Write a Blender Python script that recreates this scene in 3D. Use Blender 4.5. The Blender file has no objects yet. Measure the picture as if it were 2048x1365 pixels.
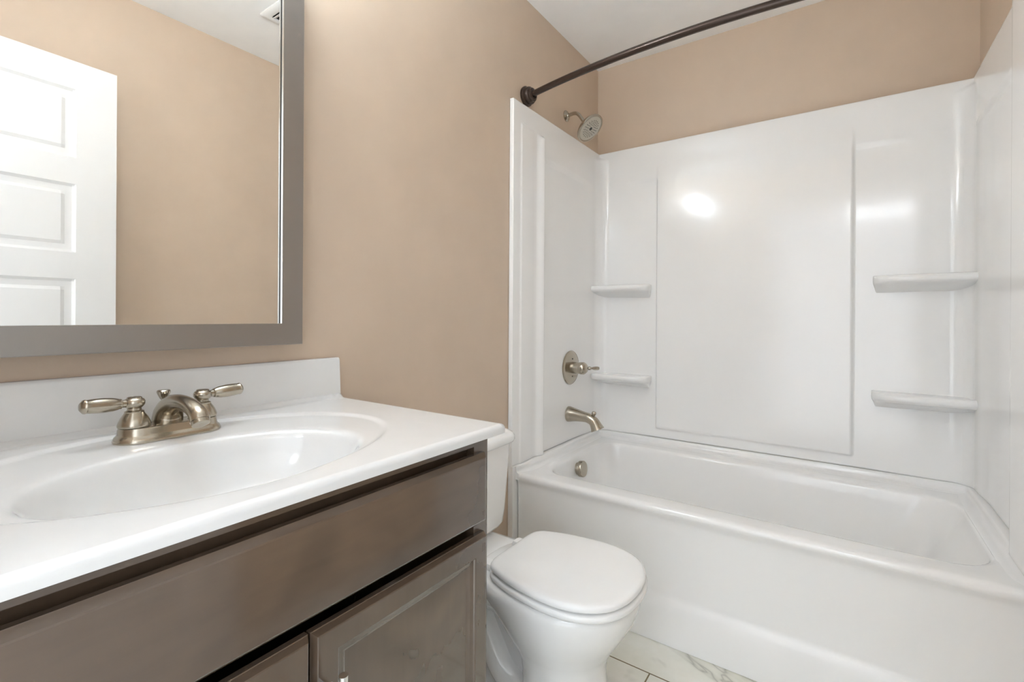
import bpy, bmesh, math, random
from mathutils import Vector, Matrix
sc = bpy.context.scene
COL = sc.collection
PI = math.pi

# ------------------------------------------------------------------ camera
W_PX, H_PX = 2048, 1365
FOCAL_PX, YAW, HORIZON, ROLL = 951.7, 0.6104864, 633.47, 0.005996
cam_data = bpy.data.cameras.new('camera')
cam = bpy.data.objects.new('camera', cam_data)
COL.objects.link(cam)
_f = Vector((-math.sin(YAW), math.cos(YAW), 0))
_x = Vector((math.cos(YAW), math.sin(YAW), 0))
_u = Vector((0, 0, 1))
_x2 = _x*math.cos(ROLL) + _u*math.sin(ROLL)
_u2 = -_x*math.sin(ROLL) + _u*math.cos(ROLL)
M = Matrix(((_x2.x, _u2.x, -_f.x, 1.1216), (_x2.y, _u2.y, -_f.y, 0.0), (_x2.z, _u2.z, -_f.z, 1.085), (0, 0, 0, 1)))
cam.matrix_world = M
cam_data.sensor_fit = 'HORIZONTAL'
cam_data.sensor_width = 36
cam_data.lens = FOCAL_PX/W_PX*36
cam_data.shift_y = -(H_PX/2 - HORIZON)/W_PX
cam_data.clip_start = 0.02
sc.camera = cam

# ------------------------------------------------------------------ world, light, exposure
world = bpy.data.worlds.new('hall_world_fill')  # even ambient fill added through the doorway, no known daylight source
sc.world = world
world.use_nodes = True
bg = world.node_tree.nodes['Background']
bg.inputs['Color'].default_value = (.88, .935, 1.0, 1)
bg.inputs['Strength'].default_value = 1.0
sc.view_settings.view_transform = 'Standard'
sc.view_settings.look = 'None'
sc.view_settings.exposure = 1.50
sc.view_settings.gamma = 1
sc.view_settings.use_curve_mapping = False
sc.cycles.max_bounces = 14
sc.cycles.diffuse_bounces = 10
sc.cycles.glossy_bounces = 6
SHADE_STRENGTH = 12.0
BULB_STRENGTH = 105.0
LAMP_COLOR = (.785, .90, 1.0)
HALL_FILL_WATTS = 5.0

def area_light(name, loc, target, size, size_y, watts, color):
    d = bpy.data.lights.new(name, 'AREA')
    d.shape = 'RECTANGLE'
    d.size, d.size_y, d.energy, d.color = size, size_y, watts, color
    o = bpy.data.objects.new(name, d)
    COL.objects.link(o)
    o.location = loc
    o.rotation_euler = (Vector(target)-Vector(loc)).to_track_quat('-Z', 'Y').to_euler()
    return o
# unseen fill light added under the hall ceiling behind the open doorway
area_light('hall_fill_light', (1.18, -1.40, 2.40), (0.85, 0.2, 1.2), 0.6, 0.6, HALL_FILL_WATTS, (.88, .935, 1.0))

# ------------------------------------------------------------------ materials
def mat(name, color, rough=.5, metal=0.0, coat=0.0, spec=.5, emit=None, strength=0):
    m = bpy.data.materials.new(name)
    m.use_nodes = True
    b = m.node_tree.nodes['Principled BSDF']
    b.inputs['Base Color'].default_value = (*color, 1)
    b.inputs['Roughness'].default_value = rough
    b.inputs['Metallic'].default_value = metal
    b.inputs['Coat Weight'].default_value = coat
    b.inputs['Coat Roughness'].default_value = .08
    b.inputs['Specular IOR Level'].default_value = spec
    if emit:
        b.inputs['Emission Color'].default_value = (*emit, 1)
        b.inputs['Emission Strength'].default_value = strength
    return m

def nd(m, t, **kw):
    n = m.node_tree.nodes.new(t)
    for k, v in kw.items():
        setattr(n, k, v)
    return n

def lk(m, a, b):
    m.node_tree.links.new(a, b)

def bsdf(m):
    return m.node_tree.nodes['Principled BSDF']

def coords(m, scale=(1, 1, 1), loc=(0, 0, 0)):
    tc = nd(m, 'ShaderNodeTexCoord')
    mp = nd(m, 'ShaderNodeMapping')
    mp.inputs['Scale'].default_value = scale
    mp.inputs['Location'].default_value = loc
    lk(m, tc.outputs['Object'], mp.inputs['Vector'])
    return mp.outputs['Vector']

def noise(m, vec, scale, detail=3, rough=.5, dist=0):
    n = nd(m, 'ShaderNodeTexNoise')
    n.inputs['Scale'].default_value = scale
    n.inputs['Detail'].default_value = detail
    n.inputs['Roughness'].default_value = rough
    n.inputs['Distortion'].default_value = dist
    lk(m, vec, n.inputs['Vector'])
    return n.outputs['Fac']

def ramp(m, fac, stops):
    r = nd(m, 'ShaderNodeValToRGB')
    e = r.color_ramp.elements
    while len(e) < len(stops):
        e.new(.5)
    for el, (p, c) in zip(e, stops):
        el.position = p
        el.color = (*c, 1)
    lk(m, fac, r.inputs['Fac'])
    return r.outputs['Color']

def bump(m, fac, strength, dist):
    b = nd(m, 'ShaderNodeBump')
    b.inputs['Strength'].default_value = strength
    b.inputs['Distance'].default_value = dist
    lk(m, fac, b.inputs['Height'])
    lk(m, b.outputs['Normal'], bsdf(m).inputs['Normal'])

def paint(name, c, rough, grain=.12):
    m = mat(name, c, rough)
    v = coords(m)
    f = noise(m, v, 6, 3)
    lk(m, ramp(m, f, [(.3, tuple(k*.975 for k in c)), (.7, tuple(min(1, k*1.025) for k in c))]), bsdf(m).inputs['Base Color'])
    bump(m, noise(m, v, 260, 2), grain, .0012)
    return m

TAN = (.59, .472, .366)
M_WALL = paint('tan wall paint', TAN, .42)
M_CEIL = paint('white ceiling paint', (.90, .90, .895), .75, .1)
M_TRIM = mat('white trim paint', (.85, .85, .84), .35)
M_DOOR = mat('white door paint', (.74, .74, .735), .38)
M_ACRYL = mat('white acrylic', (.86, .86, .855), .14, coat=.2)
_v = coords(M_ACRYL)
bump(M_ACRYL, noise(M_ACRYL, _v, 4.0, 1), .05, .02)
M_PORC = mat('white porcelain', (.87, .87, .865), .08, coat=.4)
M_SEAT = mat('white toilet seat plastic', (.87, .87, .865), .22)
M_MARBLE = mat('white cultured marble', (.725, .725, .72), .13, coat=.25)
_v = coords(M_MARBLE)
lk(M_MARBLE, ramp(M_MARBLE, noise(M_MARBLE, _v, 9, 4, .6, 1.2), [(.3, (.715, .715, .71)), (.7, (.735, .735, .73))]), bsdf(M_MARBLE).inputs['Base Color'])
M_NICKEL = mat('brushed nickel', (.47, .42, .345), .22, 1.0)
_v = coords(M_NICKEL, (40, 40, 400))
bump(M_NICKEL, noise(M_NICKEL, _v, 8, 2), .05, .0005)
M_NICKEL_FACE = mat('matte nickel spray face', (.55, .51, .43), .45, .6)
M_RUBBER = mat('dark rubber', (.05, .05, .045), .6)
M_BRONZE = mat('oil rubbed bronze', (.060, .040, .031), .24, .55, spec=.6)
M_DARK = mat('painted gap shade', (.02, .018, .016), .7)  # near-black colour for the shade inside narrow gaps
M_CHROME = mat('polished chrome', (.85, .85, .84), .08, 1.0)
M_MIRROR = mat('mirror silver', (.965, .97, .962), .0, 1.0)
M_FRAME = mat('dark pewter frame finish', (.33, .305, .285), .32, .75)
M_LIP = mat('silver lip', (.72, .72, .70), .2, .9)
M_SHADE = mat('frosted shade', (.9, .9, .88), .4, emit=LAMP_COLOR, strength=SHADE_STRENGTH)
M_BULB = mat('lit bulb', (.9, .9, .88), .4, emit=LAMP_COLOR, strength=BULB_STRENGTH)
M_GRILLE = mat('white fan plastic', (.82, .82, .81), .5)

def wood(name, along):
    m = mat(name, (.17, .12, .09), .17, coat=1.0, spec=.75)
    sc3 = {'y': (9, 1.1, 9), 'z': (9, 9, 1.1)}[along]
    v = coords(m, sc3)
    v2 = coords(m, (3.5, 3.5, 5.0), (.3, .1, 0))
    g = noise(m, v, 5, 5, .6, .4)
    b = noise(m, v2, 1.3, 2, .5, .6)
    c1 = ramp(m, b, [(.30, (.076, .052, .036)), (.70, (.132, .088, .058))])
    c2 = ramp(m, g, [(.3, (.94, .94, .94)), (.7, (1.04, 1.03, 1.02))])
    mx = nd(m, 'ShaderNodeMix', data_type='RGBA', blend_type='MULTIPLY')
    mx.inputs['Factor'].default_value = 1
    lk(m, c1, mx.inputs['A'])
    lk(m, c2, mx.inputs['B'])
    lk(m, mx.outputs['Result'], bsdf(m).inputs['Base Color'])
    return m
M_WOOD_H = wood('stained maple, grain across', 'y')
M_WOOD_V = wood('stained maple, grain upright', 'z')

def marble_tile():
    m = mat('marble look floor tile', (.8, .8, .76), .22)
    v = coords(m, (1, 1, 1), (-.64, -1.431 + .305*8, 0))
    br = nd(m, 'ShaderNodeTexBrick', offset=.5, offset_frequency=2, squash=1.0)
    br.inputs['Scale'].default_value = 1
    br.inputs['Brick Width'].default_value = .61
    br.inputs['Row Height'].default_value = .305
    br.inputs['Mortar Size'].default_value = .0023
    br.inputs['Mortar Smooth'].default_value = .1
    lk(m, v, br.inputs['Vector'])
    v2 = coords(m, (1, 1.6, 1), (.37, .2, 0))
    n1 = noise(m, v2, 1.9, 4, .5, 1.6)
    ab = nd(m, 'ShaderNodeMath', operation='SUBTRACT'); ab.inputs[1].default_value = .5
    lk(m, n1, ab.inputs[0])
    ab2 = nd(m, 'ShaderNodeMath', operation='ABSOLUTE')
    lk(m, ab.outputs[0], ab2.inputs[0])
    vein = ramp(m, ab2.outputs[0], [(.0, (.50, .50, .46)), (.006, (.72, .72, .665)), (.03, (.82, .82, .765))])
    cl = ramp(m, noise(m, coords(m, (1, 1, 1), (3, 1, 0)), 5, 4, .6), [(.35, (.88, .88, .83)), (.65, (1, 1, 1))])
    mx = nd(m, 'ShaderNodeMix', data_type='RGBA', blend_type='MULTIPLY'); mx.inputs['Factor'].default_value = 1
    lk(m, vein, mx.inputs['A']); lk(m, cl, mx.inputs['B'])
    m2 = nd(m, 'ShaderNodeMix', data_type='RGBA')
    lk(m, br.outputs['Fac'], m2.inputs['Factor'])
    lk(m, mx.outputs['Result'], m2.inputs['A'])
    m2.inputs['B'].default_value = (.17, .13, .06, 1)
    lk(m, m2.outputs['Result'], bsdf(m).inputs['Base Color'])
    inv = nd(m, 'ShaderNodeMath', operation='SUBTRACT'); inv.inputs[0].default_value = 1
    lk(m, br.outputs['Fac'], inv.inputs[1])
    bump(m, inv.outputs[0], .4, .001)
    return m
M_TILE = marble_tile()

# ------------------------------------------------------------------ mesh helpers (world coordinates)
def S(a, b, t):
    if a == b:
        return 1.0 if t >= a else 0.0
    k = min(1, max(0, (t-a)/(b-a)))
    return k*k*(3-2*k)

def lerp(a, b, t):
    return a+(b-a)*t

class MB:
    def __init__(self):
        self.v, self.f = [], []
    def add(self, vs, fs):
        n = len(self.v)
        self.v += [tuple(p) for p in vs]
        self.f += [tuple(i+n for i in q) for q in fs]
        return self
    def loft(self, loops, cap0=True, cap1=True, closed=True):
        n = len(loops[0])
        vs = [p for l in loops for p in l]
        fs = []
        for i in range(len(loops)-1):
            for j in range(n if closed else n-1):
                k = (j+1) % n
                fs.append((i*n+j, i*n+k, (i+1)*n+k, (i+1)*n+j))
        if cap0: fs.append(tuple(reversed(range(n))))
        if cap1: fs.append(tuple((len(loops)-1)*n+j for j in range(n)))
        return self.add(vs, fs)
    def box(self, a, b):
        (x0, y0, z0), (x1, y1, z1) = a, b
        return self.add([(x0, y0, z0), (x1, y0, z0), (x1, y1, z0), (x0, y1, z0), (x0, y0, z1), (x1, y0, z1), (x1, y1, z1), (x0, y1, z1)],
                        [(0, 3, 2, 1), (4, 5, 6, 7), (0, 1, 5, 4), (1, 2, 6, 5), (2, 3, 7, 6), (3, 0, 4, 7)])
    def lathe(self, origin, axis, prof, n=32, squash=None):
        """prof: list of (distance along axis, radius)"""
        o = Vector(origin); a = Vector(axis).normalized()
        t = a.orthogonal().normalized()
        if abs(a.z) < .9:
            t = a.cross(Vector((0, 0, 1))).normalized()
        b = a.cross(t)
        sx, sy = squash or (1, 1)
        loops = []
        for d, r in prof:
            r = max(r, 1e-5)
            loops.append([o+a*d+t*(r*sx*math.cos(2*PI*i/n))+b*(r*sy*math.sin(2*PI*i/n)) for i in range(n)])
        return self.loft(loops)
    def tube(self, pts, radii, n=20, flat=1.0, up=(0, 0, 1)):
        """swept round tube; radii per point; flat scales the second axis"""
        P = [Vector(p) for p in pts]
        if not isinstance(radii, (list, tuple)):
            radii = [radii]*len(P)
        upv = Vector(up)
        loops = []
        for i, p in enumerate(P):
            t = (P[min(i+1, len(P)-1)]-P[max(i-1, 0)]).normalized()
            s = t.cross(upv)
            if s.length < 1e-4: s = t.orthogonal()
            s.normalize()
            w = s.cross(t).normalized()
            loops.append([p+s*(radii[i]*math.cos(2*PI*k/n))+w*(radii[i]*flat*math.sin(2*PI*k/n)) for k in range(n)])
        return self.loft(loops)
    def build(self, name, material, parent=None, smooth=True, bevel=0, angle=35, seg=2):
        me = bpy.data.meshes.new(name)
        off = Vector((0, 0, 0))
        r = parent
        while r is not None:
            off += r.location
            r = r.parent
        me.from_pydata([Vector(p)-off for p in self.v], [], self.f)
        bm = bmesh.new(); bm.from_mesh(me)
        bmesh.ops.recalc_face_normals(bm, faces=bm.faces)
        bm.to_mesh(me); bm.free()
        if smooth:
            me.shade_smooth()
            me.set_sharp_from_angle(angle=math.radians(angle))
        me.materials.append(material)
        o = bpy.data.objects.new(name, me)
        COL.objects.link(o)
        if parent is not None:
            o.parent = parent
        if bevel:
            b = o.modifiers.new('bevel', 'BEVEL')
            b.width = bevel; b.segments = seg; b.limit_method = 'ANGLE'; b.angle_limit = math.radians(40)
            b.harden_normals = False
        return o

def spline(pts, n=8):
    """Catmull-Rom through tuples"""
    out = []
    m = len(pts)
    for i in range(m-1):
        p0, p1, p2, p3 = pts[max(i-1, 0)], pts[i], pts[i+1], pts[min(i+2, m-1)]
        for k in range(n):
            t = k/n
            out.append(tuple(.5*((2*b)+(-a+c)*t+(2*a-5*b+4*c-d)*t*t+(-a+3*b-3*c+d)*t**3) for a, b, c, d in zip(p0, p1, p2, p3)))
    out.append(tuple(pts[-1]))
    return out

def rrect(x0, x1, y0, y1, r, z, nc=8, ns=1):
    """rounded rectangle loop, counter-clockwise; r one radius or four (x0y0, x1y0, x1y1, x0y1)"""
    rs = r if isinstance(r, (list, tuple)) else [r]*4
    out = []
    cs = [(x0, y0, 1, 1, PI, rs[0]), (x1, y0, -1, 1, 1.5*PI, rs[1]), (x1, y1, -1, -1, 0, rs[2]), (x0, y1, 1, -1, .5*PI, rs[3])]
    arcs = []
    for cx, cy, sx, sy, a0, rr in cs:
        arcs.append([(cx+sx*rr+rr*math.cos(a0+.5*PI*i/nc), cy+sy*rr+rr*math.sin(a0+.5*PI*i/nc), z) for i in range(nc+1)])
    for k in range(4):
        out += arcs[k]
        a, b = arcs[k][-1], arcs[(k+1) % 4][0]
        for i in range(1, ns):
            out.append(tuple(lerp(p, q, i/ns) for p, q in zip(a, b)))
    return out

def thing(name, loc, label, cat, group=None):
    o = bpy.data.objects.new(name, None)
    o.empty_display_size = .05
    COL.objects.link(o)
    o.location = loc
    o['label'] = label; o['category'] = cat
    if group: o['group'] = group
    return o

def struct(o, label=None, cat=None):
    o['kind'] = 'structure'
    if label: o['label'] = label
    if cat: o['category'] = cat
    return o

# ------------------------------------------------------------------ room shell
XW = 1.524          # alcove width
XR = 1.506          # right wall of the front part of the room
YB = 2.4188         # back wall
YF = -0.125         # wall with the doorway
HC = 2.44
T = .10
DX0, DX1, DH = .555, 1.348, 2.06    # doorway

struct(MB().box((-T, -2.2, -.08), (XW+T+.3, YB+T, 0)).build('floor', M_TILE, smooth=False), 'white marble look tile floor with brown grout lines', 'floor')
struct(MB().box((-T, -2.2, HC), (XW+T+.3, YB+T, HC+.08)).build('ceiling', M_CEIL, smooth=False), 'flat white painted ceiling', 'ceiling')
struct(MB().box((-T, YF-T, 0), (0, YB+T, HC)).build('wall_left', M_WALL, smooth=False), 'tan painted wall behind the mirror, vanity and toilet', 'wall')
struct(MB().box((0, YB, 0), (XW, YB+T, HC)).build('wall_back', M_WALL, smooth=False), 'tan painted wall above the long side of the tub surround', 'wall')
w = MB()
w.box((XW, 1.56, 0), (XW+T, YB+T, HC))
w.box((XR, YF-T, 0), (XW+T, 1.56, HC))
struct(w.build('wall_right', M_WALL, smooth=False), 'tan painted wall seen in the mirror behind the open door', 'wall')
w = MB()
w.box((0, YF-T, 0), (DX0, YF, HC)).box((DX1, YF-T, 0), (XR, YF, HC)).box((DX0, YF-T, DH), (DX1, YF, HC))
struct(w.build('wall_front', M_WALL, smooth=False), 'tan painted wall around the doorway', 'wall')
# baseboards
def baseboard(name, a, b, label):
    struct(MB().box(a, b).build(name, M_TRIM, bevel=.004), label, 'baseboard')
baseboard('baseboard_left', (0, .756, 0), (.013, 1.575, .095), 'white baseboard on the tan wall behind the toilet')
baseboard('baseboard_right', (XR-.013, YF, 0), (XR, 1.555, .095), 'white baseboard along the wall behind the open door')
# casing of the doorway
w = MB()
for y0, y1 in ((YF, YF+.016), (YF-T-.016, YF-T)):
    w.box((DX0-.06, y0, 0), (DX0, y1, DH+.06)).box((DX1, y0, 0), (DX1+.06, y1, DH+.06)).box((DX0, y0, DH), (DX1, y1, DH+.06))
w.box((DX0, YF-T, 0), (DX0+.015, YF, DH)).box((DX1-.015, YF-T, 0), (DX1, YF, DH)).box((DX0+.015, YF-T, DH-.015), (DX1-.015, YF, DH))
struct(w.build('trim_1', M_TRIM, smooth=False), 'white casing around the doorway', 'trim')

# ------------------------------------------------------------------ open door (seen in the mirror)
def build_door():
    wd, ht, th = .762, 2.03, .035
    z0 = .006
    st = .122
    panels = []          # (zlow, zhigh)
    for k in range(5):
        top = 1.925 - .357*k
        panels.append((top-.258, top))
    prof = [0, .004, .010, .016, .030, .042]
    dep = [0, -.004, -.0085, -.0095, -.0095, -.0035]
    us = sorted(set([0, wd] + [st+p for p in prof] + [wd-st-p for p in prof]))
    vs = [0, ht]
    for a, b in panels:
        vs += [a+p for p in prof] + [b-p for p in prof]
    vs = sorted(set(vs))
    def depth(u, v):
        for a, b in panels:
            d = min(u-st, wd-st-u, v-a, b-v)
            if d >= -1e-9:
                for k in range(len(prof)-1):
                    if d < prof[k+1]-1e-9:
                        return lerp(dep[k], dep[k+1], max(0, d-prof[k])/(prof[k+1]-prof[k]))
                return dep[-1]
        return 0
    w = MB()
    A = Vector((1.334, YF+.012, z0))
    B = Vector((1.360, .640, z0))
    dirv = (B-A).normalized()
    nrm = Vector((-dirv.y, dirv.x, 0))       # towards the vanity
    for side in (1, -1):
        base = A + nrm*(0 if side == 1 else -th)
        n0 = len(us)
        verts = [base+dirv*u+Vector((0, 0, v))+nrm*(side*depth(u, v)) for v in vs for u in us]
        fs = [(j*n0+i, j*n0+i+1, (j+1)*n0+i+1, (j+1)*n0+i) for j in range(len(vs)-1) for i in range(n0-1)]
        if side == 1: fs = [tuple(reversed(q)) for q in fs]
        w.add(verts, fs)
    # edges
    c = [A, A+dirv*wd, A+dirv*wd-nrm*th, A-nrm*th]
    top = [p+Vector((0, 0, ht)) for p in c]
    w.add(c+top, [(0, 3, 2, 1), (4, 5, 6, 7), (1, 2, 6, 5), (3, 0, 4, 7)])
    d = w.build('door_1', M_DOOR, smooth=True, angle=12)
    struct(d, 'white panelled door standing open, seen in the mirror', 'door')
    kp = A+dirv*(wd-.065)+Vector((0, 0, .92))
    MB().lathe(kp+nrm*.0005, nrm, [(0, .032), (.004, .032), (.008, .026), (.009, .011), (.028, .011), (.034, .022), (.042, .027), (.05, .026), (.056, .018), (.058, .001)], 28).build('door_knob', M_NICKEL, d)
    for hz in (.2, 1.0, 1.83):
        MB().lathe(A+dirv*-.004+nrm*.004+Vector((0, 0, hz-.045)), (0, 0, 1), [(0, .006), (.09, .006)], 12).build('door_hinge', M_NICKEL, d)
    return d
build_door()

# ------------------------------------------------------------------ bathtub
def u_path(z_radius, y_front, straight_y, straight_x, nc=10, front_pts=None):
    """columns of a U shaped wall lining: returns list of (kind, base point, inward normal)"""
    R = z_radius
    cols = []
    for y in straight_y:
        cols.append((Vector((0, y, 0)), Vector((1, 0, 0)), 'L', y))
    yt = YB-R
    y_last = straight_y[-1]
    for k in range(1, 4):
        y = lerp(y_last, yt, k/3)
        cols.append((Vector((0, y, 0)), Vector((1, 0, 0)), 'L', y))
    for k in range(1, nc):
        a = PI - .5*PI*k/nc
        n = Vector((-math.cos(a), -math.sin(a), 0))
        cols.append((Vector((R+R*math.cos(a), YB-R+R*math.sin(a), 0)), n, 'C', 0))
    for k in range(0, 4):
        x = lerp(R, straight_x[0], k/4)
        cols.append((Vector((x, YB, 0)), Vector((0, -1, 0)), 'B', x))
    for x in straight_x:
        cols.append((Vector((x, YB, 0)), Vector((0, -1, 0)), 'B', x))
    for k in range(1, 5):
        x = lerp(straight_x[-1], XW-R, k/4)
        cols.append((Vector((x, YB, 0)), Vector((0, -1, 0)), 'B', x))
    for k in range(1, nc):
        a = .5*PI - .5*PI*k/nc
        n = Vector((-math.cos(a), -math.sin(a), 0))
        cols.append((Vector((XW-R+R*math.cos(a), YB-R+R*math.sin(a), 0)), n, 'C', 1))
    for k in range(0, 3):
        y = lerp(yt, y_last, k/3)
        cols.append((Vector((XW, y, 0)), Vector((-1, 0, 0)), 'R', y))
    for y in reversed(straight_y):
        cols.append((Vector((XW, y, 0)), Vector((-1, 0, 0)), 'R', y))
    return cols

TUB = thing('bathtub', (.762, 2.0, 0), 'white alcove bathtub with smooth apron beside the toilet', 'bathtub')
def build_tub():
    w = MB()
    nc, ns = 10, 10
    x0, x1, y1 = .0255, XW-.0255, YB-.003
    def ring(z, yf, r=.012, ins=0.0):
        return rrect(x0+ins, x1-ins, yf, y1-ins, [r, r, .012, .012], z, nc, ns)
    loops = [ring(.001, 1.5835), ring(.03, 1.5860), ring(.07, 1.5905), ring(.105, 1.5955), ring(.124, 1.5990), ring(.134, 1.6018), ring(.142, 1.6052), ring(.150, 1.6078), ring(.160, 1.6092),
             ring(.20, 1.6100), ring(.30, 1.6098), ring(.38, 1.6090), ring(.400, 1.6078), ring(.412, 1.6045), ring(.420, 1.6005), ring(.428, 1.5985), ring(.434, 1.5985),
             ring(.440, 1.601), ring(.4445, 1.606, .014, .002), ring(.4465, 1.613, .018, .006), ring(.447, 1.622, .03, .015)]
    # deck to basin
    bx0, bx1, by0, by1 = .100, 1.452, 1.694, 2.285
    def inner(z, d, x_r=0.0, rr=.12):
        return rrect(bx0+d, bx1-d-x_r, by0+d, by1-d, [rr*.8, rr, rr, rr], z, nc, ns)
    loops += [inner(.4455, -.012), inner(.4435, -.004), inner(.4395, .001), inner(.433, .004), inner(.42, .0075), inner(.40, .011, .006),
              inner(.34, .020, .030), inner(.26, .032, .075), inner(.18, .048, .125), inner(.13, .062, .165, .13), inner(.105, .082, .19, .13), inner(.093, .110, .21, .12), inner(.088, .15, .22, .10)]
    w.loft(loops, cap0=True, cap1=True)
    # raised ledge that meets the wall lining
    cols = u_path(.05, 1.6, [1.599, 1.606, 1.613, 1.622, 1.634, 1.648, 1.664, 1.70, 1.80, 1.95, 2.1, 2.25, 2.32], [.1, .3, .5, .7, .9, 1.1, 1.3, 1.42])
    prof = [(.4735, .004), (.4745, .012), (.4745, .0285), (.471, .0322), (.462, .0335), (.455, .036), (.450, .042), (.4475, .052), (.4462, .066), (.444, .07), (.421, .07), (.421, .004)]
    nz = len(prof)
    vs, fs = [], []
    for b, n, k, s in cols:
        f = 1 if k not in 'LR' else .35+.65*S(1.599, 1.675, s)
        for z, h in prof:
            p = b+n*(h if h < .02 else lerp(.0265, h, f))
            vs.append((p.x, p.y, z))
    for i in range(len(cols)-1):
        for j in range(nz-1):
            fs.append((i*nz+j, i*nz+j+1, (i+1)*nz+j+1, (i+1)*nz+j))
    fs.append(tuple(range(nz)))
    fs.append(tuple(reversed([(len(cols)-1)*nz+j for j in range(nz)])))
    w.add(vs, fs)
    w.build('tub_shell', M_ACRYL, TUB, angle=60)
    # overflow cover on the drain end
    oc = Vector((.1145, 1.978, .384))
    ax = Vector((1, 0, .12)).normalized()
    o = MB().lathe(oc, ax, [(-.004, .028), (.012, .028), (.012, .036), (.028, .0365), (.0315, .0345), (.0325, .030), (.033, .001)], 36).build('overflow_cover', M_NICKEL, TUB)
    o['label'] = 'brushed nickel overflow cover'
    MB().lathe((.30, 1.985, .0885), (0, 0, 1), [(-.004, .03), (.002, .034), (.004, .03), (.004, .018), (.012, .016), (.014, .001)], 28).build('drain', M_NICKEL, TUB)
build_tub()

# ------------------------------------------------------------------ tub surround
SUR = thing('tub_surround', (.762, YB-.01, .473), 'glossy white three-wall tub surround with moulded corner shelves', 'shower surround')
ZS0, ZS1 = .4755, 1.972
def sur_h(kind, s, z):
    if kind == 'L':
        h = .020
        h += .004*S(1.628, 1.640, s)*(1-S(1.69, 1.745, s))*(1-S(1.880, 1.890, z))
        rt = 1-S(1.868, 1.886, z)
        up = min(1, max(0, (s-1.752)/(.046)))
        up = up*up*(3-2*up)
        h += .016*up*(1-S(1.800, 1.815, s))*rt
        low = 1-S(1.770, 1.800, z)
        h -= .009*S(1.802, 1.822, s)*low
        h += .0101*S(2.17, 2.33, s)*low
        return h
    if kind == 'R':
        h = .020 + .033*(1-S(1.742, 1.764, s))
        h -= .009*S(1.752, 1.78, s)*(1-S(1.770, 1.800, z))
        h += .0101*S(2.17, 2.33, s)*(1-S(1.775, 1.800, z))
        return h
    h = .020 - .009*(1-S(1.775, 1.800, z))
    if kind == 'C':
        h += .060*.24**1.25*(1-S(1.775, 1.800, z))
    if kind == 'B':
        e = S(.330, .346, s)*(1-S(1.139, 1.155, s))
        b = S(.516, .530, z)
        t = 1-S(1.772, 1.900, z)
        low = 1-S(1.775, 1.800, z)
        d = .338-s if s < .74 else s-1.147
        if d > 0:                                   # corner towers lean out towards the corners
            h += .060*min(d, .24)**1.25*low
        hc = .0290 - .0065*(1-min(1, ((s-.7425)/.40)**2))    # the middle panel is slightly dished
        h = lerp(h, hc, e*b*t) if z < 1.775 else h + e*(hc-h)*t
    return h

def build_surround():
    ys = [1.5785, 1.5785, 1.580, 1.584, 1.60, 1.62] + [1.628+.002*k for k in range(8)] + [1.66, 1.70, 1.73] + [1.740+.003*k for k in range(30)] + [1.84, 1.88, 1.94, 2.0, 2.08, 2.16, 2.22, 2.26]
    xs = [.14, .2, .27, .32] + [.328+.0025*k for k in range(9)] + [.37, .45, .55, .65, .75, .85, .95, 1.05, 1.12] + [1.137+.0025*k for k in range(9)] + [1.18, 1.25, 1.32, 1.38]
    zs = [ZS0, ZS0, ZS0+.0015, ZS0+.004, .49, .505, .514, .518, .522, .526, .530, .54, .6]
    zs += [.6+.1*k for k in range(1, 12)]
    zs += [1.745, 1.76] + [1.766+.004*k for k in range(12)] + [1.825, 1.84, 1.855, 1.864, 1.868, 1.872, 1.876, 1.88, 1.884, 1.888, 1.893, 1.90, 1.915, 1.925, 1.932, 1.939, 1.946, 1.953, 1.960, 1.966, 1.9695, ZS1-.0008, ZS1, ZS1]
    nz = len(zs)
    rows = []
    for j, z in enumerate(zs):
        R = lerp(.085, .024, S(1.925, 1.965, z))
        cols = u_path(R, 1.58, ys, xs, nc=12)
        row = []
        n = len(cols)
        for i, (b, nv, k, s) in enumerate(cols):
            h = sur_h(k, s, z)
            if i in (0, n-1): h = .0015                      # returns to the wall at the front edges
            if i in (1, n-2): h -= .0025
            if j == 0 or j == nz-1: h = .003                 # and at top and bottom
            if j in (1, nz-2): h -= .003
            if j in (2, nz-3): h -= .001
            p = b+nv*h
            row.append((p.x, p.y, z))
        rows.append(row)
    n = len(rows[0])
    cL = len(ys)+3+6                 # split in the middle of the corner arcs
    cR = n-1-cL
    def piece(name, i0, i1, label=None):
        w = MB()
        m = i1-i0+1
        vs = [rows[j][i] for j in range(nz) for i in range(i0, i1+1)]
        fs = [(j*m+i, j*m+i+1, (j+1)*m+i+1, (j+1)*m+i) for j in range(nz-1) for i in range(m-1)]
        w.add(vs, fs)
        o = w.build(name, M_ACRYL, SUR, angle=50)
        return o
    piece('end_panel', 0, cL)
    piece('back_panel', cL, cR)
    piece('end_panel', cR, n-1)
    for xa, xb in ((.0015, .0245), (XW-.0245, XW-.0015)):
        w = MB()
        prof = [(1.5795, .001), (1.640, .001), (1.640, .4195), (1.5987, .4195), (1.5987, ZS0-.0005), (1.5795, ZS0-.0005)]
        w.loft([[(xa, y, z) for y, z in prof], [(xb, y, z) for y, z in prof]]).build('leg_strip', M_ACRYL, SUR, smooth=False)

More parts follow.
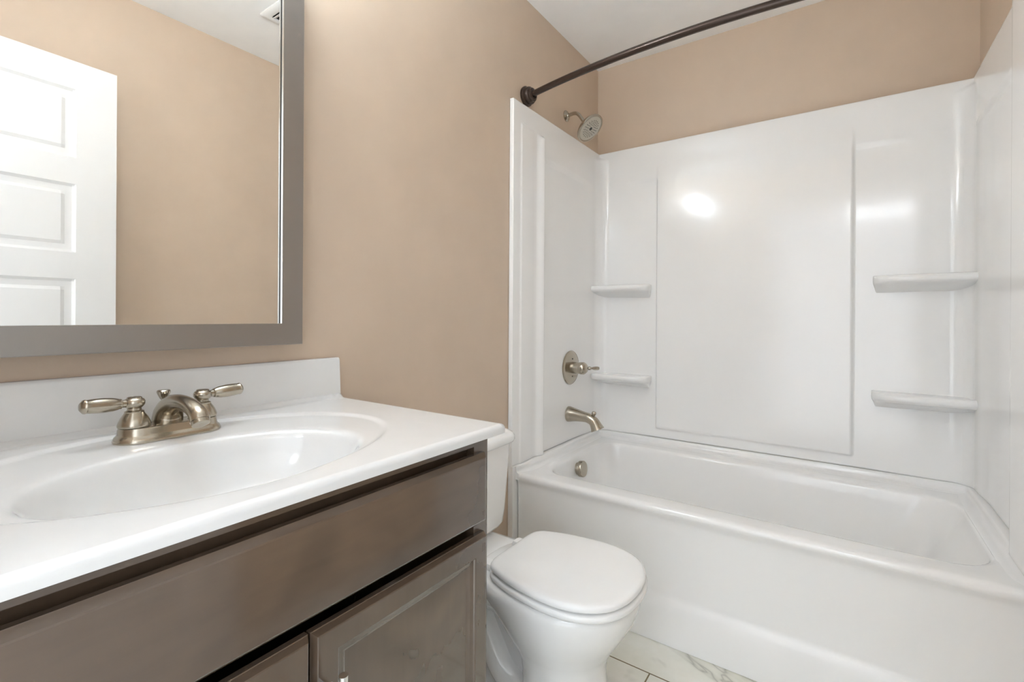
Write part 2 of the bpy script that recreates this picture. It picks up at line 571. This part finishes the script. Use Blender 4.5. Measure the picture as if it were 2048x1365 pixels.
def shelf(outline, z_top, th=.032, drop=.055, wall_line=None):
    """outline: plan points of the front edge from wall to wall; lofted down and back to the wall line"""
    w = MB()
    # wall_line: matching points lying on the wall for every front point
    loops = []
    steps = [(0.0, .000), (.0, .004), (.3, .0), ]
    prof = [(.0, 0.0), (.84, .0015), (.93, .000), (.975, -.003), (1.0, -.011), (1.0, -.019), (.97, -.026), (.88, -.031), (.72, -.036), (.50, -.044), (.25, -.055), (.0, -.068)]
    for t, dz in prof:
        loops.append([(lerp(wl[0], p[0], t), lerp(wl[1], p[1], t), z_top+dz) for p, wl in zip(outline, wall_line)])
    w.loft(loops, cap0=False, cap1=False, closed=False)
    n = len(outline)
    w.add([l[0] for l in loops], [tuple(range(len(loops)))])
    w.add([l[-1] for l in loops], [tuple(reversed(range(len(loops))))])
    return w.build('corner_shelf', M_ACRYL, SUR, angle=60)

def build_shelves():
    yb = YB-.006
    for zt, dx in ((1.250, 0), (.786, .004)):
        pts = [(.020, 2.303), (.06, 2.303), (.14, 2.303), (.22, 2.303), (.252, 2.305), (.276, 2.311), (.295, 2.323), (.307, 2.340), (.312, 2.360), (.312, 2.38), (.311, 2.398)]
        pts = spline([(x+dx, y) for x, y in pts], 3)
        wl = [(min(x, .30), yb) for x, y in pts]
        shelf(pts, zt, wall_line=wl)
    for zt, dx in ((1.252, .000), (.796, -.003)):
        pts = [(.016, 2.300), (.06, 2.300), (.14, 2.300), (.20, 2.301), (.24, 2.304), (.272, 2.312), (.294, 2.326), (.307, 2.344), (.312, 2.362), (.312, 2.38), (.311, 2.398)]
        pts = [(XW-x+dx, y) for x, y in spline(pts, 3)]
        wl = [(max(x, XW-.30), yb) for x, y in pts]
        shelf(pts, zt, wall_line=wl)
build_surround()
build_shelves()

# ------------------------------------------------------------------ shower fittings
def build_shower():
    r = thing('showerhead', (0, 2.053, 2.065), 'brushed nickel shower head on a bent arm above the surround', 'shower head')
    MB().lathe((.0005, 2.053, 2.066), (1, 0, 0), [(0, .027), (.003, .027), (.008, .022), (.012, .013), (.016, .011)], 28).build('wall_flange', M_NICKEL, r)
    head_c = Vector((.130, 2.05, 1.978))
    nrm = Vector((.68, -.05, -.73)).normalized()
    joint = head_c - nrm*.040
    pts = spline([(.012, 2.053, 2.066), (.045, 2.053, 2.069), (.070, 2.052, 2.056), tuple(joint)], 8)
    MB().tube(pts, .0085, 16).build('shower_arm', M_NICKEL, r)
    h = MB().lathe(head_c, nrm, [(-.046, .011), (-.040, .016), (-.033, .018), (-.028, .016), (-.024, .022), (-.019, .045), (-.012, .062), (-.006, .0685), (.001, .0705), (.006, .0695), (.0075, .066), (.006, .0635), (.004, .0625), (.0035, .001)], 48).build('spray_head', M_NICKEL, r)
    f = MB().lathe(head_c, nrm, [(.0035, .0618), (.0055, .061), (.0065, .055), (.0065, .001)], 48).build('spray_face', M_NICKEL_FACE, h)
    f['label'] = 'pale round spray face'
    w = MB()
    t = nrm.cross(Vector((0, 0, 1))).normalized(); b = nrm.cross(t)
    for rad, cnt, sz in ((.018, 10, .0019), (.026, 14, .0021), (.034, 20, .0019), (.042, 20, .0022)):
        for k in range(cnt):
            a = 2*PI*k/cnt + rad*40
            p = head_c+nrm*.006+t*(rad*math.cos(a))+b*(rad*math.sin(a))
            w.lathe(p, nrm, [(0, sz), (.0022, sz*.8)], 6)
    w.lathe(head_c+nrm*.006, nrm, [(0, .0085), (.0022, .008)], 16)
    nz = w.build('spray_nozzles', M_RUBBER, h)
    nz['kind'] = 'stuff'
build_shower()

def build_rod():
    r = thing('shower_curtain_rod', (.762, 1.64, 2.02), 'dark bronze bowed shower curtain rod above the tub', 'curtain rod')
    zr = 2.022
    ends = Vector((.0, 1.690, zr))
    pts = []
    for k in range(41):
        t = k/40
        x = lerp(.030, XW-.03, t)
        y = 1.690 - .088*(1-(2*t-1)**2)
        pts.append((x, y, zr))
    MB().tube(pts, .0128, 20).build('rod', M_BRONZE, r)
    for x, sx in ((.001, 1), (XW-.001, -1)):
        c = (x, 1.692, zr)
        MB().lathe(c, (sx, 0, 0), [(0, .040), (.004, .0415), (.010, .0415), (.014, .038), (.016, .034), (.0175, .036), (.026, .036), (.031, .033), (.033, .028), (.034, .0285), (.040, .0275), (.044, .023), (.045, .017), (.038, .016), (.036, .001)], 36).build('flange', M_BRONZE, r)
build_rod()

def build_valve():
    xs = .0115
    r = thing('shower_valve', (xs, 2.092, .835), 'round brushed nickel shower valve plate with lever handle', 'shower valve')
    c = (xs+.0005, 2.092, .835)
    p = MB().lathe(c, (1, 0, 0), [(0, .083), (.003, .0835), (.006, .081), (.009, .070), (.011, .050), (.0125, .034), (.013, .001)], 56)
    e = p.build('valve_plate', M_NICKEL, r)
    for dz in (.043, -.043):
        MB().lathe((xs+.0105, 2.092, .835+dz), (1, 0, 0), [(0, .004), (.003, .0038), (.0035, .002)], 12).build('screw', M_RUBBER, e)
    MB().lathe((xs+.012, 2.092, .835), (1, 0, 0), [(0, .029), (.003, .0285), (.043, .0285), (.045, .027)], 32).build('sleeve', M_NICKEL, r)
    h = MB().lathe((xs+.057, 2.092, .835), (1, 0, 0), [(-.002, .024), (0, .0300), (.016, .0300), (.024, .026), (.031, .019), (.034, .014), (.035, .001)], 32).build('handle_hub', M_NICKEL, r)
    d = Vector((.62, .78, -.02)).normalized()
    o = Vector((xs+.075, 2.108, .834))
    l = MB().lathe(o, d, [(-.004, .007), (.006, .0075), (.010, .006), (.013, .0075), (.019, .0115), (.026, .0105), (.031, .0062), (.035, .0065), (.042, .0095), (.052, .0115), (.064, .0115), (.070, .010), (.072, .001)], 24, squash=(1, .8))
    l.build('lever', M_NICKEL, h)
build_valve()

def build_spout():
    xs = .0115
    r = thing('tub_spout', (xs, 2.075, .605), 'brushed nickel tub spout with diverter knob over the bathtub', 'tub spout')
    pts = spline([(xs+.0005, 2.076, .608), (xs+.010, 2.076, .608), (xs+.045, 2.076, .607), (xs+.085, 2.075, .604), (.122, 2.075, .600), (.146, 2.075, .588), (.160, 2.074, .568), (.168, 2.074, .5515)], 6)
    rad = [q[0] for q in spline([(.038,), (.037,), (.030,), (.0245,), (.0238,), (.0245,), (.0280,), (.0330,)], 6)]
    b = MB().tube(pts, rad, 28).build('spout_body', M_NICKEL, r, angle=50)
    MB().lathe((.143, 2.075, .607), (.25, 0, 1), [(-.004, .005), (.010, .005), (.013, .0085), (.018, .0115), (.024, .0115), (.029, .008), (.031, .001)], 20).build('diverter_knob', M_NICKEL, r)
build_spout()

# ------------------------------------------------------------------ toilet
TY = 1.117
TOI = thing('toilet', (.40, TY, 0), 'white two-piece toilet with closed lid between vanity and tub', 'toilet')
def egg(xb, xf, hw, z, xm=None, n=48, pb=2.0, pf=2.0, yc=TY):
    """closed plan loop: straight-ish back xb, rounded front xf, widest at xm"""
    if xm is None: xm = lerp(xb, xf, .5)
    out = []
    for i in range(n):
        a = 2*PI*i/n
        c, s = math.cos(a), math.sin(a)
        p = pf if c > 0 else pb
        x = xm + (xf-xm if c > 0 else xm-xb)*math.copysign(abs(c)**(2/p), c)
        y = yc + hw*math.copysign(abs(s)**(2/p), s)
        out.append((x, y, z))
    return out
def build_toilet():
    w = MB()
    rings = [egg(.420, .652, .122, .0012, .52, pb=3.5), egg(.420, .652, .122, .012, .52, pb=3.5), egg(.424, .646, .116, .022, .52, pb=3.5), egg(.426, .640, .112, .06, .52, pb=3.5), egg(.426, .630, .108, .12, .52, pb=3.5),
             egg(.424, .626, .107, .17, .52, pb=3.3), egg(.415, .629, .111, .205, .52, pb=3), egg(.395, .642, .124, .235, .52, pb=2.8), egg(.365, .664, .142, .27, .52, pb=2.6),
             egg(.335, .686, .157, .305, .53, pb=2.5), egg(.30, .704, .167, .34, .54, pb=2.6), egg(.275, .712, .1705, .365, .54, pb=2.8), egg(.270, .713, .171, .378, .54, pb=2.8),
             egg(.272, .710, .169, .388, .54, pb=2.8), egg(.280, .700, .161, .3935, .54, pb=2.8)]
    w.loft(rings)
    # deck that carries the tank
    w.loft([rrect(.07, .40, TY-.095, TY+.095, .04, .29), rrect(.05, .40, TY-.125, TY+.125, .05, .325), rrect(.04, .40, TY-.14, TY+.14, .05, .345), rrect(.038, .40, TY-.142, TY+.142, .05, .366), rrect(.042, .40, TY-.137, TY+.137, .045, .3735), rrect(.055, .39, TY-.125, TY+.125, .04, .3755)])
    # web and foot behind the front column
    w.loft([rrect(.12, .45, TY-.105, TY+.105, .05, .0012), rrect(.12, .45, TY-.105, TY+.105, .05, .018), rrect(.13, .45, TY-.085, TY+.085, .05, .035), rrect(.14, .45, TY-.05, TY+.05, .04, .07), rrect(.14, .45, TY-.045, TY+.045, .04, .31)])
    # trapway: climbs back from the bowl, then drops into the floor
    pts = spline([(.455, TY, .085), (.40, TY, .088), (.350, TY, .120), (.305, TY, .185), (.262, TY, .245), (.215, TY, .262), (.175, TY, .225), (.160, TY, .150), (.158, TY, .06)], 7)
    loops = []
    n = 28
    for i, p in enumerate(pts):
        a = Vector(pts[max(i-1, 0)]); b = Vector(pts[min(i+1, len(pts)-1)])
        t = (b-a).normalized(); s = Vector((0, 1, 0)); u = s.cross(t)
        P = Vector(p)
        loops.append([P+s*(.088*math.copysign(abs(math.cos(2*PI*k/n))**.9, math.cos(2*PI*k/n)))+u*(.050*math.sin(2*PI*k/n)) for k in range(n)])
    w.loft(loops)
    w.build('bowl', M_PORC, TOI, angle=60)
    for s in (-1, 1):
        MB().lathe((.30, TY+s*.094, .018), (0, 0, 1), [(0, .013), (.008, .013), (.014, .010), (.017, .001)], 18).build('bolt_cap', M_PORC, TOI)
    # seat and lid
    def outline(z, d=0.0, fx=.720, hw=.170):
        pts = [(.346, 0), (.346, .045), (.347, .085), (.352, .108), (.366, .126), (.392, .139), (.44, .1545), (.50, .1655), (.56, .170), (.615, .1625), (.66, .142), (.693, .110), (.713, .066), (.7195, .025), (.7205, 0)]
        half = spline(pts, 4)
        cx = .53
        full = [(x, y) for x, y in half] + [(x, -y) for x, y in reversed(half[1:-1])]
        k = hw/.170
        out = []
        for x, y in full:
            px, py = x-cx, y*k
            L = math.hypot(px, py)
            q = (L-d)/L
            out.append((cx+px*q*(1 if px < 0 else (fx-cx)/(.7205-cx)), TY+py*q, z))
        return out
    MB().loft([outline(.3955, .022, .724, .173), outline(.3965, .006, .724, .173), outline(.3985, .0015, .724, .173), outline(.402, 0, .724, .173), outline(.4085, 0, .724, .173), outline(.412, .003, .724, .173), outline(.4135, .010, .724, .173), outline(.4135, .03, .724, .173)]).build('seat', M_SEAT, TOI, angle=60)
    MB().loft([outline(.4172, .026), outline(.4176, .006), outline(.4190, .0015), outline(.4225, .0), outline(.428, .0005), outline(.4325, .0035), outline(.4352, .009), outline(.4365, .018), outline(.4378, .045), outline(.4392, .09), outline(.4398, .14)]).build('seat_lid', M_SEAT, TOI, angle=60)
    for s in (-1, 1):
        MB().loft([rrect(.302, .352, TY+s*.075-.018, TY+s*.075+.018, .008, .376), rrect(.302, .352, TY+s*.075-.018, TY+s*.075+.018, .008, .402), rrect(.306, .35, TY+s*.075-.015, TY+s*.075+.015, .008, .409)]).build('hinge', M_SEAT, TOI)
    # tank and lid
    def tank(z, x0, x1, hw, r):
        loop = rrect(x0, x1, TY-hw, TY+hw, [.012, r, r, .012], z, 8, 4)
        return [(x + (.010*(1-((y-TY)/hw)**2) if x > lerp(x0, x1, .6) else 0), y, zz) for x, y, zz in loop]
    MB().loft([tank(.3765, .06, .140, .135, .03), tank(.3785, .035, .165, .175, .04), tank(.386, .028, .178, .195, .045), tank(.40, .024, .185, .204, .045), tank(.44, .022, .188, .209, .045), tank(.55, .020, .193, .216, .045), tank(.660, .018, .198, .223, .045)]).build('tank', M_PORC, TOI, angle=60)
    MB().loft([tank(.6615, .012, .202, .228, .045), tank(.664, .008, .208, .234, .05), tank(.672, .006, .212, .238, .052), tank(.684, .006, .211, .237, .052), tank(.693, .009, .206, .232, .05), tank(.6985, .016, .195, .221, .045), tank(.7005, .03, .178, .205, .04)]).build('tank_lid', M_PORC, TOI, angle=60)
    lv = MB()
    lv.lathe((.203, TY-.165, .625), (1, 0, 0), [(0, .014), (.006, .014), (.009, .008), (.018, .008)], 18)
    lv.tube([(.219, TY-.168, .625), (.221, TY-.14, .624), (.222, TY-.10, .620), (.222, TY-.075, .617)], [.006, .006, .007, .006], 12)
    lv.build('flush_lever', M_CHROME, TOI)
build_toilet()

# ------------------------------------------------------------------ vanity
VY0, VY1, VC = -.030, .755, .3625
VAN = thing('vanity_cabinet', (.27, VC, 0), 'dark brown stained vanity cabinet with two doors under the sink', 'cabinet')
def framed_panel(y0, y1, z0, z1, xb, xf, rings):
    """rings: (inset, depth back from front face)"""
    loops = [[(xb, y0, z0), (xb, y1, z0), (xb, y1, z1), (xb, y0, z1)]]
    for d, dep in rings:
        loops.append([(xf-dep, y0+d, z0+d), (xf-dep, y1-d, z0+d), (xf-dep, y1-d, z1-d), (xf-dep, y0+d, z1-d)])
    return MB().loft(loops)
def build_vanity():
    w = MB()
    x0, xf = .003, .535
    z0, z1 = .10, .8485
    # sides, bottom, back, and face frame in one carcass
    w.box((x0, VY0, .001), (xf-.075, VY0+.016, z1)).box((xf-.075, VY0, z0), (xf-.018, VY0+.016, z1))
    w.box((x0, VY1-.016, .001), (xf-.075, VY1, z1)).box((xf-.075, VY1-.016, z0), (xf-.018, VY1, z1))
    w.box((x0, VY0+.016, z0), (xf-.018, VY1-.016, z0+.016)).box((x0, VY0+.016, z0+.016), (x0+.008, VY1-.016, z1))
    w.box((xf-.0222, VY0+.016, .70), (xf-.0186, VY1-.016, z1))      # board added behind the false drawer front to keep the slot dark
    w.build('carcass', M_WOOD_V, VAN, smooth=False)
    w = MB()
    w.box((xf-.018, VY0, z0), (xf, VY0+.042, z1)).box((xf-.018, VY1-.042, z0), (xf, VY1, z1))
    w.box((xf-.018, VY0+.042, z1-.0165), (xf, VY1-.042, z1)).box((xf-.018, VY0+.042, .691), (xf, VY1-.042, .728)).box((xf-.018, VY0+.042, z0), (xf, VY1-.042, z0+.04))
    w.build('face_frame', M_WOOD_H, VAN, smooth=False)
    MB().box((xf-.087, VY0+.016, .001), (xf-.075, VY1-.016, z0)).build('toe_kick', M_WOOD_H, VAN, smooth=False)
    e = .0185
    framed_panel(VY0+e, VY1-e-.002, .684, .8195, xf+.0004, xf+.019, [(0, .0095), (.0012, .0085), (.0075, .0007), (.0095, 0)]).build('drawer_front', M_WOOD_H, VAN, angle=12)
    prof = [(0, .010), (.001, .009), (.005, .0008), (.0065, 0), (.036, 0), (.038, .0012), (.0395, .0040), (.0425, .0048), (.047, .0058), (.051, .0088), (.054, .0102)]
    for ya, yb, ky in ((VY0+e, VC-.0015, VC-.024), (VC+.0015, VY1-e-.002, VC+.0245)):
        d = framed_panel(ya, yb, .115, .6645, xf+.0004, xf+.019, prof).build('door', M_WOOD_V, VAN, angle=12)
        h = MB()
        xh = xf+.019
        h.tube([(xh+.030, ky, .478), (xh+.030, ky, .612)], .0062, 16)
        for zz in (.492, .582):
            h.lathe((xh+.0003, ky, zz), (1, 0, 0), [(0, .007), (.003, .0055), (.030, .005)], 14)
        h.build('handle', M_CHROME, d)
build_vanity()

TOP = thing('countertop', (.28, VC, .85), 'white cultured marble vanity top with oval sink and backsplash', 'countertop')
def build_top():
    ty0, ty1, tx1 = -.058, .783, .562
    zb, zt = .8505, .8690
    bcx, bcy, bax, bay = .352, .338, .152, .219     # basin
    ocx, ocy, oax, oay = .278, .350, .228, .316     # shallow outer dish
    lip = spline([(1.16, 0), (1.10, -.0002), (1.05, -.0008), (1.02, -.0028), (1.0, -.0060), (.98, -.0125), (.962, -.0220), (.925, -.0420), (.86, -.0660), (.76, -.0860), (.62, -.1010), (.45, -.1110), (.24, -.1170), (.06, -.1190)], 3)
    def dish(x, y):
        z = zt
        ro = math.hypot((x-ocx)/oax, (y-ocy)/oay)
        z -= .0042*(1-S(.955, 1.0, ro))
        q = min(1, max(0, (.036-x)/.016))          # cove against the backsplash
        return z + .010*q*q
    NA = 288
    hx0, hx1, hy0, hy1 = .004, tx1-.010, ty0+.010, ty1-.010
    angs = sorted([2*PI*k/NA for k in range(NA)] + [math.atan2(yy-bcy, xx-bcx) % (2*PI) for xx in (hx0, hx1) for yy in (hy0, hy1)])
    rings = []
    def edge_pt(a):
        c, sn = math.cos(a), math.sin(a)
        t = min(((hx1-bcx)/c if c > 1e-9 else 9), ((hx0-bcx)/c if c < -1e-9 else 9), ((hy1-bcy)/sn if sn > 1e-9 else 9), ((hy0-bcy)/sn if sn < -1e-9 else 9))
        return bcx+c*t, bcy+sn*t
    def ell_pt(a, r):
        c, sn = math.cos(a), math.sin(a)
        t = r/math.hypot(c/bax, sn/bay)
        return bcx+c*t, bcy+sn*t
    for r, dz in reversed(lip):
        ring = []
        for a in angs:
            x, y = ell_pt(a, r)
            ring.append((x, y, (dish(x, y) if r > .9 else zt-.0042)+dz))
        rings.append(ring)
    NR = 46
    for k in range(1, NR+1):
        ring = []
        for a in angs:
            x0e, y0e = ell_pt(a, 1.16)
            x1e, y1e = edge_pt(a)
            t = k/NR
            x, y = lerp(x0e, x1e, t), lerp(y0e, y1e, t)
            ring.append((x, y, dish(x, y)))
        rings.append(ring)
    # eased edge on the three free sides
    last = rings[-1]
    for d, dz in ((.0035, -.0006), (.0065, -.0024), (.0085, -.0048), (.0097, -.0078), (.010, -.0105), (.010, zb-zt)):
        ring = []
        for x, y, z in last:
            nx = d if x > hx1-1e-6 else 0
            ny = d if y > hy1-1e-6 else (-d if y < hy0+1e-6 else 0)
            if nx and ny: nx, ny = nx*.78, ny*.78
            ring.append((x+nx, y+ny, zb if dz == zb-zt else (z+dz if nx or ny else max(z+dz, zt-.0105))))
        rings.append(ring)
    w = MB().loft(rings, cap0=True, cap1=False)
    # underside with the bowl's belly
    ub = []
    NB = 48
    for t, d in ((1.05, 0), (1.03, -.03), (.95, -.075), (.75, -.12), (.45, -.143), (.1, -.147)):
        ub.append([(bcx+bax*t*math.cos(2*PI*k/NB), bcy+bay*t*math.sin(2*PI*k/NB), zb-.0005+d) for k in range(NB)])
    w.loft(ub, cap0=False)
    w.build('sink_slab', M_MARBLE, TOP, angle=60)
    # backsplash: slightly flared end, eased top edge
    loops = []
    for y, r in ((ty0+.001, .0), (ty0+.004, .001), (.774, .001), (.7775, 0)):
        loops.append([(.003, y, .862), (.0185, y+(.005 if y > .7 else 0), .862), (.0185, y+(.003 if y > .7 else 0), .88), (.018, y, .966), (.0165, y, .9705), (.0135, y-.0005, .973), (.003, y, .9735)])
    MB().loft(loops).build('backsplash', M_MARBLE, TOP, bevel=.0012)
    MB().lathe((bcx, bcy, .7462), (0, 0, 1), [(-.004, .02), (.002, .022), (.004, .02), (.003, .012), (.007, .011), (.008, .001)], 24).build('drain', M_NICKEL, TOP)
build_top()

def build_faucet():
    fx, fy, z0 = .112, .355, .8660
    r = thing('sink_faucet', (fx, fy, z0), 'brushed nickel two-handle sink faucet on the vanity top', 'faucet')
    def stad(hx, hy, z, dx=0):
        return rrect(fx-hx+dx, fx+hx+dx, fy-hy, fy+hy, hx*.98, z, 10, 4)
    MB().loft([stad(.0355, .083, z0-.0008), stad(.0360, .0835, z0+.001), stad(.0355, .083, z0+.0035), stad(.0335, .081, z0+.0075), stad(.0305, .078, z0+.0105), stad(.0295, .077, z0+.0125), stad(.0290, .0765, z0+.020), stad(.0275, .075, z0+.0235), stad(.0250, .0725, z0+.0245)]).build('base_plate', M_NICKEL, r, angle=40)
    zb = z0+.0245
    for s in (-1, 1):
        c = (fx, fy+s*.0535, zb+.0003)
        h = MB().lathe(c, (0, 0, 1), [(0, .0235), (.0025, .0240), (.0075, .0228), (.015, .0195), (.0215, .0155), (.0245, .0138), (.026, .0142), (.0272, .0125), (.0285, .0102), (.0315, .0102), (.034, .0128), (.038, .0152), (.043, .0155), (.047, .0135), (.0485, .0108), (.050, .0108), (.051, .009), (.0512, .001)], 32).build('handle', M_NICKEL, r)
        d = Vector((.12 if s < 0 else -.05, s*1.0, .06 if s < 0 else .05)).normalized()
        o = Vector((fx, fy+s*.0535, zb+.0405))
        MB().lathe(o, d, [(.010, .0066), (.0185, .0066), (.020, .0086), (.0225, .0086), (.024, .0096), (.032, .0114), (.044, .0124), (.056, .0121), (.067, .0110), (.0685, .0117), (.0705, .0112), (.0745, .0066), (.0755, .001)], 24).build('lever', M_NICKEL, h)
    # arched spout
    path = spline([(fx-.012, fy, zb-.002), (fx-.007, fy, zb+.015), (fx+.007, fy, zb+.029), (fx+.032, fy, zb+.037), (fx+.062, fy, zb+.0385), (fx+.093, fy, zb+.0350), (fx+.115, fy, zb+.0265), (fx+.1235, fy, zb+.0165)], 7)
    rad = [q[0] for q in spline([(.0245,), (.0230,), (.0190,), (.0148,), (.0134,), (.0134,), (.0142,), (.0150,)], 7)]
    sp = MB().tube(path, rad, 28, up=(0, 1, 0)).build('spout', M_NICKEL, r, angle=50)
    e = Vector(path[-1]); t = (e-Vector(path[-2])).normalized()
    MB().lathe(e-t*.002, t, [(0, .0136), (.0085, .0136), (.009, .0105), (.007, .001)], 24).build('aerator', M_NICKEL, sp)
    MB().lathe((fx-.033, fy+.001, z0), (0, 0, 1), [(0, .004), (.022, .004), (.054, .0036), (.060, .0040), (.062, .0060), (.070, .0095), (.074, .0110), (.0765, .0108), (.078, .009), (.0782, .001)], 20).build('lift_rod', M_NICKEL, r)
build_faucet()

# ------------------------------------------------------------------ mirror
def build_mirror():
    y0, y1, z0, z1 = .075, .6455, 1.0165, 1.93
    fw, fwz, xf, xg = .0500, .0485, .060, .050
    r = thing('framed_mirror', (0, .36, z0), 'large rectangular mirror in a flat dark pewter frame above the sink', 'mirror')
    def rect(d, dz, x):
        return [(x, y0+d, z0+dz), (x, y1-d, z0+dz), (x, y1-d, z1-dz), (x, y0+d, z1-dz)]
    w = MB().loft([rect(.006, .006, .001), rect(.0, .0, .010), rect(0, 0, xf-.0015), rect(.0015, .0015, xf), rect(fw, fwz, xf), rect(fw, fwz, xf-.002), rect(fw, fwz, .02), rect(.006, .006, .001)], cap0=False, cap1=False)
    w.build('frame', M_FRAME, r, angle=20)
    MB().loft([rect(fw, fwz, xf-.0012), rect(fw+.0003, fwz+.0003, xf-.0004), rect(fw+.0012, fwz+.0010, xf-.0006), rect(fw+.0016, fwz+.0012, xg+.0030), rect(fw, fwz, xg+.0030)], cap0=False, cap1=False).build('frame_lip', M_LIP, r, angle=25)
    MB().loft([rect(fw-.001, fwz-.001, xg+.0028), rect(fw+.0010, fwz+.0009, xg+.0028), rect(fw+.0012, fwz+.001, xg+.0002), rect(fw-.001, fwz-.001, xg+.0002)], cap0=False, cap1=False).build('frame_gap_shade', M_DARK, r, angle=25)  # near-black ring paints the shade between lip and glass
    a = fw-.004
    MB().box((xg-.005, y0+a, z0+a), (xg, y1-a, z1-a)).build('glass', M_MIRROR, r, smooth=False)
build_mirror()

# ------------------------------------------------------------------ exhaust fan grille on the ceiling
def build_fan():
    x1, y0 = 1.141, 1.095
    x0, y1 = x1-.29, y0+.29
    r = thing('exhaust_fan', ((x0+x1)/2, (y0+y1)/2, HC), 'white louvred fan grille on the ceiling, reflected in the mirror', 'exhaust fan')
    w = MB()
    def sq(d, z): return rrect(x0+d, x1-d, y0+d, y1-d, .012, z, 5)
    w.loft([sq(0, HC-.0005), sq(0, HC-.006), sq(.005, HC-.011), sq(.034, HC-.013), sq(.036, HC-.012), sq(.037, HC-.005)], cap0=False, cap1=False)
    w.build('grille_frame', M_GRILLE, r, angle=40)
    MB().loft([sq(.036, HC-.0055), sq(.036, HC-.004)]).build('grille_shade_sheet', M_DARK, r)  # near-black sheet stands in for the shade behind the louvres
    for k in range(9):
        yy = y0+.042+k*.0235
        MB().add([(x0+.037, yy, HC-.0125), (x1-.037, yy, HC-.0125), (x1-.037, yy+.012, HC-.0065), (x0+.037, yy+.012, HC-.0065),
                  (x0+.037, yy+.004, HC-.0130), (x1-.037, yy+.004, HC-.0130), (x1-.037, yy+.015, HC-.0070), (x0+.037, yy+.015, HC-.0070)],
                 [(0, 1, 2, 3), (7, 6, 5, 4), (0, 4, 5, 1), (2, 6, 7, 3), (1, 5, 6, 2), (0, 3, 7, 4)]).build('louvre', M_GRILLE, r, smooth=False)
build_fan()

# ------------------------------------------------------------------ vanity light above the mirror
def build_light():
    r = thing('vanity_light', (0, .36, 1.990), 'three-shade nickel vanity light on the wall above the mirror', 'wall light')
    w = MB()
    w.loft([[(x, y, z) for (y, z, _) in rrect(.36-.24+d, .36+.24-d, 1.985+d, 2.075-d, .02, 0)] for x, d in ((.001, 0), (.018, 0), (.024, .006))])
    w.build('backplate', M_NICKEL, r)
    for dy in (-.19, 0, .19):
        y = .36+dy
        a = MB().tube(spline([(.020, y, 2.030), (.06, y, 2.015), (.105, y, 1.995), (.130, y, 2.005)], 6), .008, 12).build('arm', M_NICKEL, r)
        MB().lathe((.130, y, 2.002), (0, 0, 1), [(0, .010), (.004, .026), (.016, .028), (.018, .020)], 24).build('socket_cup', M_NICKEL, a)
        MB().lathe((.130, y, 2.021), (0, 0, 1), [(0, .024), (.01, .032), (.03, .046), (.048, .060), (.05, .0605), (.05, .058), (.03, .043), (.008, .026), (.004, .02), (.003, .001)], 28).build('glass_shade', M_SHADE, r)
        MB().lathe((.130, y, 2.030), (0, 0, 1), [(0, .012), (.02, .013), (.035, .024), (.05, .028), (.064, .022), (.072, .001)], 20).build('bulb', M_BULB, r)
build_light()
